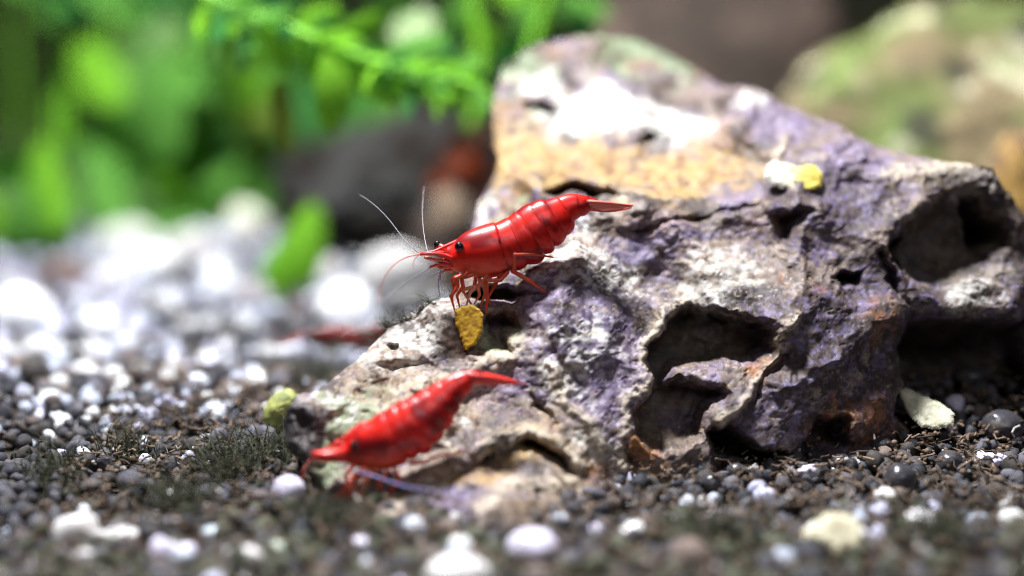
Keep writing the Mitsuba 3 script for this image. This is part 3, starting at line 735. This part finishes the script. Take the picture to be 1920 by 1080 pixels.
# ------------------------------------------------------------------ single pebbles one can point to
WHT, LIL, BLU, DRK, TAN, GRN = (.74, .72, .72), (.66, .62, .78), (.50, .58, .66), (.045, .043, .05), (.40, .33, .25), (.42, .50, .42)
pebbles = [
    # px, py, rx, ry (px), colour, angular, name, label
    (137, 990, 56, 48, WHT, 1, 'white_pebble', 'large cream white pebble in the lower left corner of the gravel'),
    (541, 925, 40, 40, LIL, 1, 'lilac_pebble', 'glassy lilac pebble in front of the rock\'s dark tip'),
    (326, 936, 30, 17, WHT, 0, 'white_pebble', 'flat white pebble on dark gravel left of the glassy lilac pebble'),
    (230, 1006, 38, 18, WHT, 0, 'white_pebble', 'long flat white pebble just right of the large cream pebble'),
    (300, 1040, 21, 34, LIL, 0, 'lilac_pebble', 'upright oval lilac pebble at the bottom left'),
    (350, 1035, 22, 18, LIL, 0, 'lilac_pebble', 'small tilted lilac pebble beside the upright oval one'),
    (402, 1006, 24, 22, BLU, 0, 'blue_grey_pebble', 'round pale blue-grey pebble in the lower left gravel'),
    (158, 1048, 22, 18, WHT, 0, 'white_pebble', 'small white pebble below the large cream pebble'),
    (455, 1056, 46, 30, WHT, 1, 'white_pebble', 'rough white pebble at the bottom edge, left of the middle'),
    (530, 1030, 24, 28, GRN, 1, 'green_pebble', 'pale green pebble near the bottom edge left of the middle'),
    (998, 1030, 50, 40, LIL, 0, 'lilac_pebble', 'big round milky lilac pebble in the front middle with a tan spot'),
    (858, 1072, 62, 32, WHT, 0, 'white_pebble', 'wide white pebble cut by the bottom edge of the picture'),
    (1119, 995, 15, 14, LIL, 0, 'lilac_pebble', 'tiny bright lilac pebble right of the big milky one'),
    (1185, 995, 34, 22, WHT, 1, 'white_pebble', 'white pebble in the blurred gravel below the lower cave'),
    (674, 1022, 20, 16, LIL, 0, 'lilac_pebble', 'small lilac pebble in front of the nearest shrimp\'s legs'),
    (955, 967, 22, 14, WHT, 1, 'white_pebble', 'bright white chip at the foot of the rock tongue'),
    (1518, 886, 32, 20, LIL, 1, 'lilac_pebble', 'knobbly bluish lilac pebble in sharp gravel below the right lobe'),
    (1660, 932, 22, 18, WHT, 0, 'white_pebble', 'smooth white pebble left of the largest black granule'),
    (1722, 972, 30, 20, WHT, 1, 'white_pebble', 'slanted white pebble in front of the largest black granule'),
    (1606, 862, 16, 12, WHT, 1, 'white_pebble', 'little white pebble between black granules right of the knobbly one'),
    (1860, 862, 34, 12, LIL, 0, 'lilac_pebble', 'long lilac pebble among black granules near the right edge'),
    (1780, 810, 24, 16, LIL, 1, 'lilac_pebble', 'lilac pebble just below the cream stone chip'),
    (1790, 760, 24, 20, LIL, 1, 'lilac_pebble', 'lilac pebble right behind the cream stone chip'),
    (1628, 785, 14, 11, WHT, 0, 'white_pebble', 'small ring-like white pebble tucked under the right lobe of the rock'),
    (1688, 900, 31, 32, DRK, 0, 'black_granule', 'largest round black granule in the lower right gravel'),
    (1780, 868, 26, 25, DRK, 0, 'black_granule', 'round black granule up and right of the largest one'),
    (1478, 858, 28, 19, (.07, .07, .075), 0, 'grey_granule', 'dark grey oval granule just under the right lobe of the rock'),
    (1380, 885, 20, 18, DRK, 0, 'black_granule', 'round black granule below the undercut of the right lobe'),
    (1334, 905, 20, 17, DRK, 0, 'black_granule', 'black granule left of the grey one under the rock'),
    (1495, 845, 18, 18, DRK, 0, 'black_granule', 'small black granule touching the rock above the lilac knobbly pebble'),
    (1576, 868, 20, 18, DRK, 0, 'black_granule', 'black granule between the knobbly lilac pebble and the small white one'),
    (1650, 806, 22, 20, DRK, 0, 'black_granule', 'black granule left of the cream stone chip'),
    (1652, 836, 24, 16, (.06, .06, .07), 0, 'grey_granule', 'flat dark grey granule below the cream chip'),
    (1880, 800, 40, 32, DRK, 0, 'black_granule', 'broad black granule by the right edge'),
    (1820, 706, 36, 20, DRK, 0, 'black_granule', 'black granule in the shadow under the right end of the rock'),
    # blurred stones behind, left
    (40, 590, 60, 52, (.80, .82, .86), 0, 'white_stone', 'big bright white stone at the left edge, far back'),
    (120, 520, 52, 38, (.13, .09, .08), 0, 'brown_stone', 'dark brown stone far back at the left'),
    (240, 455, 60, 40, (.50, .51, .46), 0, 'white_stone', 'pale stone far back in front of the left plants'),
    (292, 495, 42, 36, (.82, .84, .84), 0, 'white_stone', 'bright white stone in front of the pale one far back'),
    (408, 525, 34, 38, (.80, .83, .88), 0, 'white_stone', 'bluish white upright stone left of the green leaf'),
    (452, 418, 46, 36, (.80, .80, .66), 0, 'white_stone', 'cream stone far back above the upright white one'),
    (355, 470, 50, 40, (.45, .43, .42), 0, 'grey_stone', 'grey stone far back between the white ones'),
    (655, 575, 52, 48, (.82, .84, .88), 0, 'white_stone', 'brilliant white stone right of the green leaf, behind the rock'),
    (595, 520, 50, 44, (.60, .58, .58), 0, 'grey_stone', 'pinkish grey stone right of the green leaf'),
    (470, 560, 44, 34, (.30, .28, .30), 0, 'grey_stone', 'dark grey stone at the foot of the green leaf'),
    (185, 610, 40, 30, (.72, .73, .76), 0, 'white_stone', 'white stone right of the big bright one at the left edge'),
]
rng = np.random.default_rng(11)
peb_xyz = []
for px, py, rx, ry, colr, angular, name, label in pebbles:
    p, dd = on_ground(px, py + ry * .55, 0.0)
    k = px_mm(dd) * MM
    p = EYE + ray(px, py) * (DIST + dd * MM)
    v, f = blob(rng, 3, .10, 1.0, bool(angular))
    if angular:
        m = trimesh.Trimesh(v, f).subdivide(); v, f = np.array(m.vertices), np.array(m.faces)
        v = v * (1 + .10 * (meshkit.fbm(v * 2.5 + px, 3) - .5))[:, None]
    a = rng.uniform(0, 6.28)
    Rz = trimesh.transformations.rotation_matrix(a, [0, 0, 1])[:3, :3]
    v = (v @ Rz.T) * [rx * k, (rx + ry) / 2 * k, ry * k]
    v = v + p
    t = meshkit.fbm(v / MM * .8, 3, 5)
    c = np.asarray(colr) * (.75 + .5 * t)[:, None]
    c = lerp(c, np.asarray((.30, .24, .17)), sstep(.58, .72, meshkit.fbm(v / MM * .5, 3, 9)) * (.5 if max(colr) > .3 else .15))
    key = numbered(name)
    scene[key] = mikit.ply((v, f), 'far_stone_surface' if 'stone' in name else 'pebble_surface', True, color=np.clip(c, 0, .9))
    tag(key, label, 'stone' if 'stone' in name else 'pebble')
    peb_xyz.append((p, max(rx, ry) * k))

# ------------------------------------------------------------------ larger blurred stones


def boulder(key, px, py, dd, rx, ry, rz, rotz, color_fn, label, rough=.22, sub=5, seed=0, roll=0.0):
    k = px_mm(dd) * MM
    m = trimesh.creation.icosphere(sub)
    v, f = np.array(m.vertices), np.array(m.faces)
    v = v * (1 + rough * 2 * (meshkit.fbm(v * 1.6 + seed, 4, seed) - .5) + .05 * (meshkit.fbm(v * 8 + seed, 2, seed) - .5))[:, None]
    v = v * [rx * k, rz * k, ry * k]
    Ry = trimesh.transformations.rotation_matrix(roll, [0, 1, 0])[:3, :3] @ trimesh.transformations.rotation_matrix(rotz, [0, 0, 1])[:3, :3]
    v = v @ Ry.T + at(px, py, dd)
    scene[key] = mikit.ply((v, f), 'far_stone_surface' if dd > 40 else 'rock_surface', True, color=np.clip(color_fn(v / MM), .005, .85))
    tag(key, label, 'stone')
    return v, f


boulder('dark_stone', 735, 338, 185, 215, 126, 150, .2, lambda p: lerp((.016, .013, .011), (.04, .04, .038), sstep(.45, .6, meshkit.fbm(p * .12, 3, 2))), 'dark grey-brown stone lying behind the antennae, left of the rock', seed=4, roll=-.3, rough=.34)
boulder('olive_pebble', 528, 768, on_ground(528, 812)[1] - 2, 30, 42, 30, 0, lambda p: lerp((.42, .45, .14), (.22, .25, .09), sstep(.4, .65, meshkit.fbm(p * .7, 3, 4))), 'rounded yellow-green pebble just left of the dark tip of the rock', rough=.12, sub=4, seed=3, roll=.5)
boulder('tan_stone', 826, 478, 128, 62, 130, 60, .4, lambda p: lerp((.17, .125, .085), (.06, .045, .04), sstep(.48, .60, meshkit.fbm(p * .16, 3, 18))), 'tall tan stone behind the head of the sharp shrimp', seed=31, sub=4, roll=.15)
boulder(numbered('grey_stone'), 742, 530, 108, 78, 74, 60, .1, lambda p: lerp((.42, .41, .40), (.09, .09, .11), sstep(.55, .66, meshkit.fbm(p * .2, 3, 19))), 'pale grey dark-marked stone behind the antennae of the sharp shrimp', seed=33, sub=4, roll=-.1)
boulder('red_brown_stone', 862, 318, 150, 52, 80, 50, 0, lambda p: lerp((.24, .04, .012), (.07, .03, .02), sstep(.45, .6, meshkit.fbm(p * .2, 3, 3))), 'rusty red-brown stone wedged between the dark stone and the rock', seed=6, roll=.5, sub=4)


def mossy(p):
    a, b, c = meshkit.fbm(p * .05, 4, 12), meshkit.fbm(p * .09 + 7, 4, 13), meshkit.fbm(p * .14, 3, 14)
    o = lerp((.12, .145, .05), (.22, .175, .10), sstep(.40, .56, a))
    o = lerp(o, (.15, .23, .06), sstep(.54, .64, b) * .7)
    o = lerp(o, (.62, .60, .42), sstep(.62, .72, c) * .8)
    return lerp(o, (.05, .05, .035), sstep(.60, .70, meshkit.fbm(p * .11 + 3, 3, 15)))


boulder('mossy_stone', 1800, 310, 150, 350, 300, 300, .3, mossy, 'broad mossy olive green stone in the blurred upper right', seed=9, roll=-.12, rough=.28)
boulder('ochre_stone', 1905, 450, 85, 100, 200, 70, .3, lambda p: lerp((.45, .28, .09), (.14, .09, .06), sstep(.45, .6, meshkit.fbm(p * .15, 3, 8))), 'ochre brown stone at the right edge behind the rock\'s end', seed=14)
boulder('driftwood_stone', 1330, 190, 260, 270, 290, 120, .1, lambda p: lerp((.07, .055, .045), (.14, .10, .08), sstep(.4, .6, meshkit.fbm(p * .06, 3, 8))), 'dark brown stone far back above the top of the rock', seed=21)

# ------------------------------------------------------------------ plants


def leaf(base, tip, width, bend=.15, fold=.12, n=12, m=5, rng=None, blunt=.5):
    base, tip = np.array(base, float), np.array(tip, float)
    d = tip - base; L_ = np.linalg.norm(d); d /= L_
    side = np.cross(d, FWD + (rng.normal(0, .5, 3) if rng is not None else 0)); side /= np.linalg.norm(side)
    nn = np.cross(side, d)
    t = np.linspace(0, 1, n)
    w = width * np.power(np.sin(np.pi * np.clip(t * .93 + .05, 0, 1)), blunt)
    s = np.linspace(-1, 1, m)
    v = base + d * (t * L_)[:, None, None] + side * (w[:, None] * s[None])[..., None] + nn * ((bend * L_ * np.sin(np.pi * t))[:, None] + fold * w[:, None] * np.abs(s)[None])[..., None]
    i = np.arange(n * m).reshape(n, m)
    q = np.stack([i[:-1, :-1], i[:-1, 1:], i[1:, 1:], i[1:, :-1]], -1).reshape(-1, 4)
    return v.reshape(-1, 3), q


def plant(key, stems, leaves, label, stem_mat='stem_green', seed=0):
    rng = np.random.default_rng(seed)
    for pts, r0, r1 in stems:
        ps = curve(pts, 20)
        scene[part_key(key + '__stem')] = mikit.ply(tube(ps, np.linspace(r0, r1, 20), 10), stem_mat, True)
    for b, t, w, mat in leaves:
        scene[part_key(key + '__leaf')] = mikit.ply(leaf(b, t, w, rng.uniform(-.15, .15), .2, rng=rng), mat, True)
    tag(key, label, 'plant')


# branch that droops in from the top
lv = []
dd = 72
A = lambda x, y, e=0: at(x, y, dd + e)
k = px_mm(dd) * MM
for bx, by, tx, ty, w, mt, e in [(375, 15, 385, 105, 20, 'leaf_bright', 0), (410, 30, 425, 70, 14, 'leaf_bright', 2), (490, 50, 545, 140, 24, 'leaf_bright', -4), (520, 60, 500, 110, 12, 'leaf_mid', 4), (630, 85, 618, 250, 36, 'leaf_bright', -3),
                                 (520, 150, 540, 290, 22, 'leaf_olive', 5), (700, 100, 720, 195, 34, 'leaf_bright', 2), (760, 120, 800, 180, 26, 'leaf_mid', 3), (560, 40, 640, 20, 22, 'leaf_bright', 5), (640, 70, 720, 30, 24, 'leaf_bright', 4),
                                 (740, 95, 840, 70, 26, 'leaf_mid', 4), (820, 120, 900, 160, 20, 'leaf_bright', 0), (450, 20, 400, -30, 22, 'leaf_mid', 5), (680, 110, 650, 180, 20, 'leaf_mid', 6), (590, 70, 570, 160, 18, 'leaf_mid', 8),
                                 (860, 140, 900, 110, 18, 'leaf_mid', 6)]:
    lv.append((A(bx, by, e), A(tx, ty, e + 2), w * k, mt))
rs_ = np.random.default_rng(31)
for i in range(19):                       # whorls of narrow leaflets along the stem
    t_ = i / 18
    bx, by = 395 + t_ * 490, 5 + t_ * 155 + 14 * math.sin(t_ * 3.1)
    for w_ in range(5):
        an = [.25, .75, 1.5, 2.3, -.35][w_] + rs_.normal(0, .2)
        ln = rs_.uniform(55, 90) * (1.35 if w_ == 2 else 1.0) * (1 - .3 * t_)
        e = rs_.uniform(-4, 6)
        lv.append((A(bx, by, e), A(bx + math.cos(an) * ln, by + math.sin(an) * ln, e + rs_.uniform(-5, 5)), rs_.uniform(9, 15) * k, ['leaf_bright', 'leaf_mid', 'leaf_mid', 'leaf_bright', 'leaf_deep', 'leaf_bright'][(i + w_) % 6]))
plant('stem_plant', [([A(330, -40, 6), A(420, 8, 3), A(560, 62), A(700, 116), A(800, 140), A(900, 165)], 15 * k, 9 * k)], lv, 'bright green stem with fleshy leaves drooping across the top, left of the rock', seed=1)
# thinner plant behind it at the top centre, with one pale leaf
dd = 135
k = px_mm(dd) * MM
lv = [(A(800, 20), A(745, 95), 44 * k, 'leaf_pale')]
for bx, by, tx, ty, w, mt in [(880, 40, 960, 110, 30, 'leaf_bright'), (900, 0, 830, 60, 34, 'leaf_mid'), (960, 20, 1050, 60, 34, 'leaf_mid'), (1040, -10, 1140, 20, 34, 'leaf_mid'), (900, 90, 880, 170, 30, 'leaf_olive'), (930, -20, 1000, -10, 34, 'leaf_bright'),
                              (980, 70, 920, 130, 30, 'leaf_deep'), (1080, 20, 1100, 90, 28, 'leaf_deep'), (700, -30, 760, 40, 36, 'leaf_mid'), (850, 60, 800, 130, 34, 'leaf_deep'), (780, 30, 690, 20, 34, 'leaf_mid'), (860, 100, 900, 190, 34, 'leaf_mid')]:
    lv.append((A(bx, by), A(tx, ty, 4), w * k, mt))
plant('bushy_plant', [([A(880, 240), A(900, 120), A(890, 20), A(880, -80)], 12 * k, 9 * k), ([A(960, 200), A(1000, 80), A(1040, -60)], 11 * k, 8 * k)], lv, 'green plant with one pale leaf at the top centre behind the rock', seed=2)
# single broad leaf standing behind the tip of the rock
dd = 125
k = px_mm(dd) * MM
plant('broad_leaf_plant', [([A(490, 620), A(505, 580), A(520, 545)], 9 * k, 6 * k)], [(A(492, 600), A(596, 385, 8), 50 * k, 'leaf_bright'), (A(500, 590, 3), A(560, 440, 12), 44 * k, 'leaf_mid')], 'single broad green leaf standing in the gravel left of the sharp shrimp', seed=3)
# masses of blurred plants at the left
rng = np.random.default_rng(17)
for key, cx, x0, x1, y0, y1, dd, n, mats, label in [
        ('leafy_plant', 60, -110, 150, 340, 500, 185, 26, ['leaf_mid', 'leaf_haze', 'leaf_bright', 'leaf_haze'], 'bright green blurred plant low at the left edge'),
        ('leafy_plant_001', 260, 200, 380, 80, 440, 215, 38, ['leaf_mid', 'leaf_haze', 'leaf_bright', 'leaf_mid'], 'tall mid-green blurred plant left of the drooping stem'),
        ('leafy_plant_002', 450, 340, 560, 150, 420, 245, 28, ['leaf_deep', 'leaf_mid', 'leaf_olive', 'leaf_mid'], 'darker green blurred plant behind the drooping stem, left of the dark stone'),
        ('leafy_plant_003', 120, 60, 330, -110, -10, 230, 20, ['leaf_mid', 'leaf_deep', 'leaf_mid', 'leaf_deep'], 'green blurred plant hanging in the upper left corner')]:
    k = px_mm(dd) * MM
    A = lambda x, y, e=0: at(x, y, dd + e)
    lv = []
    for i in range(n):
        bx, by = rng.uniform(x0, x1), rng.uniform(y0, y1)
        an = rng.normal(-1.5, .6)
        ln = rng.uniform(110, 210)
        lv.append((A(bx, by + ln / 2, rng.uniform(-15, 25)), A(bx + math.cos(an) * ln, by + ln / 2 + math.sin(an) * ln, rng.uniform(-15, 25)), rng.uniform(34, 62) * k, mats[i % 4]))
    st = [([A(cx + o, max(y1, 470), 5), A(cx + o * 1.3, (y0 + y1) / 2, 5), A(cx + o * 1.8, y0 - 30, 5)], 9 * k, 5 * k) for o in (-40, 0, 45)]
    plant(key, st, lv, label, seed=int(cx))
k = px_mm(310) * MM
lv = []
for i in range(46):
    bx, by = rng.uniform(-120, 700), rng.uniform(-60, 420)
    an, ln = rng.normal(-1.5, .5), rng.uniform(110, 200)
    if bx < 190 and 20 < by < 330:
        continue
    lv.append((at(bx, by, 310 + rng.uniform(-15, 15)), at(bx + math.cos(an) * ln, by + math.sin(an) * ln, 310 + rng.uniform(-15, 15)), rng.uniform(26, 46) * k, 'leaf_deep' if i % 3 else 'leaf_mid'))
plant('background_plant', [([at(x, 430, 312), at(x + 12, 200, 312), at(x - 8, -80, 312)], 9 * k, 5 * k) for x in (20, 210, 420, 600)], lv, 'dark green plant mass farthest back at the upper left', seed=77)

# ------------------------------------------------------------------ gravel bed (nobody could count it) and debris
rng = np.random.default_rng(5)
near_v = [blob(rng, 2, .2, rng.uniform(.65, 1)) for _ in range(6)] + [blob(rng, 2, .1, rng.uniform(.6, .9), True) for _ in range(7)]
far_v = [blob(rng, 1, .10, .9) for _ in range(5)]


def bed(spacing, y_from, y_to, variants, r_lo, r_hi, seed, white):
    rng = np.random.default_rng(seed)
    out = []
    ys = np.arange(y_from, y_to, spacing)
    for y in ys:
        half = y * TX * 1.12 + .012
        xs = np.arange(-half, half, spacing) + rng.uniform(-.5, .5) * spacing
        xs = xs + rng.uniform(-.45, .45, len(xs)) * spacing
        yy = y + rng.uniform(-.45, .45, len(xs)) * spacing
        r = r_lo + (r_hi - r_lo) * rng.beta(1.6, 3.0, len(xs))
        zz = ground_z(xs, yy) + r * rng.uniform(-.5, .45, len(xs))
        for x, yq, zq, rr in zip(xs, yy, zz, r):
            w = white(x / MM, (yq - Y0) / MM)
            t = rng.uniform()
            if t < w:
                c = np.array([(.66, .69, .78), (.56, .56, .72), (.74, .74, .74), (.46, .50, .60)][rng.integers(4)]) * rng.uniform(.7, 1.05)
                rr *= 1.1
            elif t < w + .10:
                c = np.array([(.13, .105, .095), (.17, .13, .11), (.10, .08, .08)][rng.integers(3)])
            else:
                c = np.array([(.03, .031, .04), (.05, .052, .064), (.085, .083, .10), (.05, .044, .042)][rng.integers(4)]) * rng.uniform(.7, 1.3)
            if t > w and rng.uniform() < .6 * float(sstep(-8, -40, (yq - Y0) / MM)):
                c = np.array((.045, .05, .03)) * rng.uniform(.6, 1.5)      # more grains turned dark olive towards the front
            v, f = variants[rng.integers(len(variants))]
            rr *= 1.0 + .4 * float(sstep(-10, -45, (yq - Y0) / MM))
            v = (v * rr) @ rot(rng).T + [x, yq, zq]
            c = lerp(c, (.11, .085, .07), .3 * sstep(.45, .7, meshkit.noise(v / rr * .9))) if len(v) > 60 and t > w else np.broadcast_to(c, v.shape)
            out.append((v, f, np.clip(c, 0, .85)))
    return out


white_near = lambda X, Y: .05 + .50 * float(sstep(5, 30, Y)) * float(sstep(-5, -30, X))
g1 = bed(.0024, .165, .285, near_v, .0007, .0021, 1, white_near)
g2 = bed(.0036, .285, .580, far_v, .0009, .0034, 2, lambda X, Y: .36 if X < 30 else .10)
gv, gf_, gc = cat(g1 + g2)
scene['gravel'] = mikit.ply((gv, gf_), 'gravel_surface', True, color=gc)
labels['gravel'] = {'kind': 'stuff', 'label': 'bed of small black, brown and white gravel grains', 'category': 'gravel'}

deb = []
rng = np.random.default_rng(8)
for i in range(7500):
    y = Y0 + rng.uniform(-.055, .05)
    x = rng.uniform(-.06, .078)
    zg = float(ground_z(np.array(x), np.array(y)))
    pale = rng.uniform()
    c = np.array((.12, .085, .06)) * rng.uniform(.4, 1.9) if pale < .95 else np.array((.42, .39, .38))
    if rng.uniform() < .55:
        v, f = far_v[rng.integers(5)]
        v = (v * rng.uniform(.00015, .00045)) @ rot(rng).T + [x, y, zg + rng.uniform(.0, .0022)]
    else:
        a = rng.uniform(0, 6.28); ln = rng.uniform(.0008, .003)
        d = np.array([math.cos(a), math.sin(a), rng.normal(0, .25)]) * ln
        p = np.array([x, y, zg + rng.uniform(.0004, .0026)])
        v, f = tube([p - d / 2, p + rng.normal(0, .12, 3) * ln, p + d / 2], rng.uniform(.00006, .0002), 5)
    deb.append((v, f, c))
v, f, c = cat(deb)
scene['plant_debris'] = mikit.ply((v, f), 'debris', True, color=c)
labels['plant_debris'] = {'kind': 'stuff', 'label': 'brown crumbs and bits of dead plant lying over the gravel', 'category': 'debris'}

# fine algae hairs along the crest of the rock tongue, and a dark tuft behind it
hair = []
rng = np.random.default_rng(9)
for i in range(170):
    t = rng.uniform()
    px, py = (690 + t * 130, 652 - 86 * t ** .8)
    p = at(px, py, 2.5)
    _, j = ROCK_TREE.query(p)
    p = ROCK_V[j]
    ln = rng.uniform(.0008, .0032)
    d = np.array([rng.normal(-.5, .5), rng.normal(0, .3), rng.uniform(.3, 1)]); d /= np.linalg.norm(d)
    e = p + d * ln + np.array([rng.normal(0, .3), 0, rng.normal(-.1, .2)]) * ln
    hair.append(tube(curve([p, p + d * ln * .55, e], 7), np.linspace(.00004, .00002, 7), 4))
for i in range(420):
    p0, _ = on_ground(rng.normal(590, 38), rng.normal(716, 12))
    ln = rng.uniform(.002, .0065)
    d = np.array([rng.normal(0, .45), rng.normal(0, .3), 1.0])
    hair.append(tube(curve([p0, p0 + d * ln * .5, p0 + d * ln + rng.normal(0, .25, 3) * ln], 6), np.linspace(.00007, .00003, 6), 4))
for cx, cy, n in [(430, 890, 240), (240, 860, 90), (330, 960, 220), (520, 870, 200), (100, 900, 120), (600, 1000, 220), (1350, 1030, 160), (1750, 1030, 200)]:
    for i in range(n):
        p0, _ = on_ground(rng.normal(cx, 30), rng.normal(cy, 12))
        ln = rng.uniform(.0015, .005)
        d = np.array([rng.normal(0, .5), rng.normal(0, .4), 1.0])
        hair.append(tube(curve([p0, p0 + d * ln * .5, p0 + d * ln + rng.normal(0, .3, 3) * ln], 6), np.linspace(.00011, .00005, 6), 4))
v, f, _ = cat(hair)
scene['hair_algae'] = mikit.ply((v, f), 'alga_hair', True)
labels['hair_algae'] = {'kind': 'stuff', 'label': 'dark hair algae on the rock\'s crest and in tufts on the gravel', 'category': 'algae'}
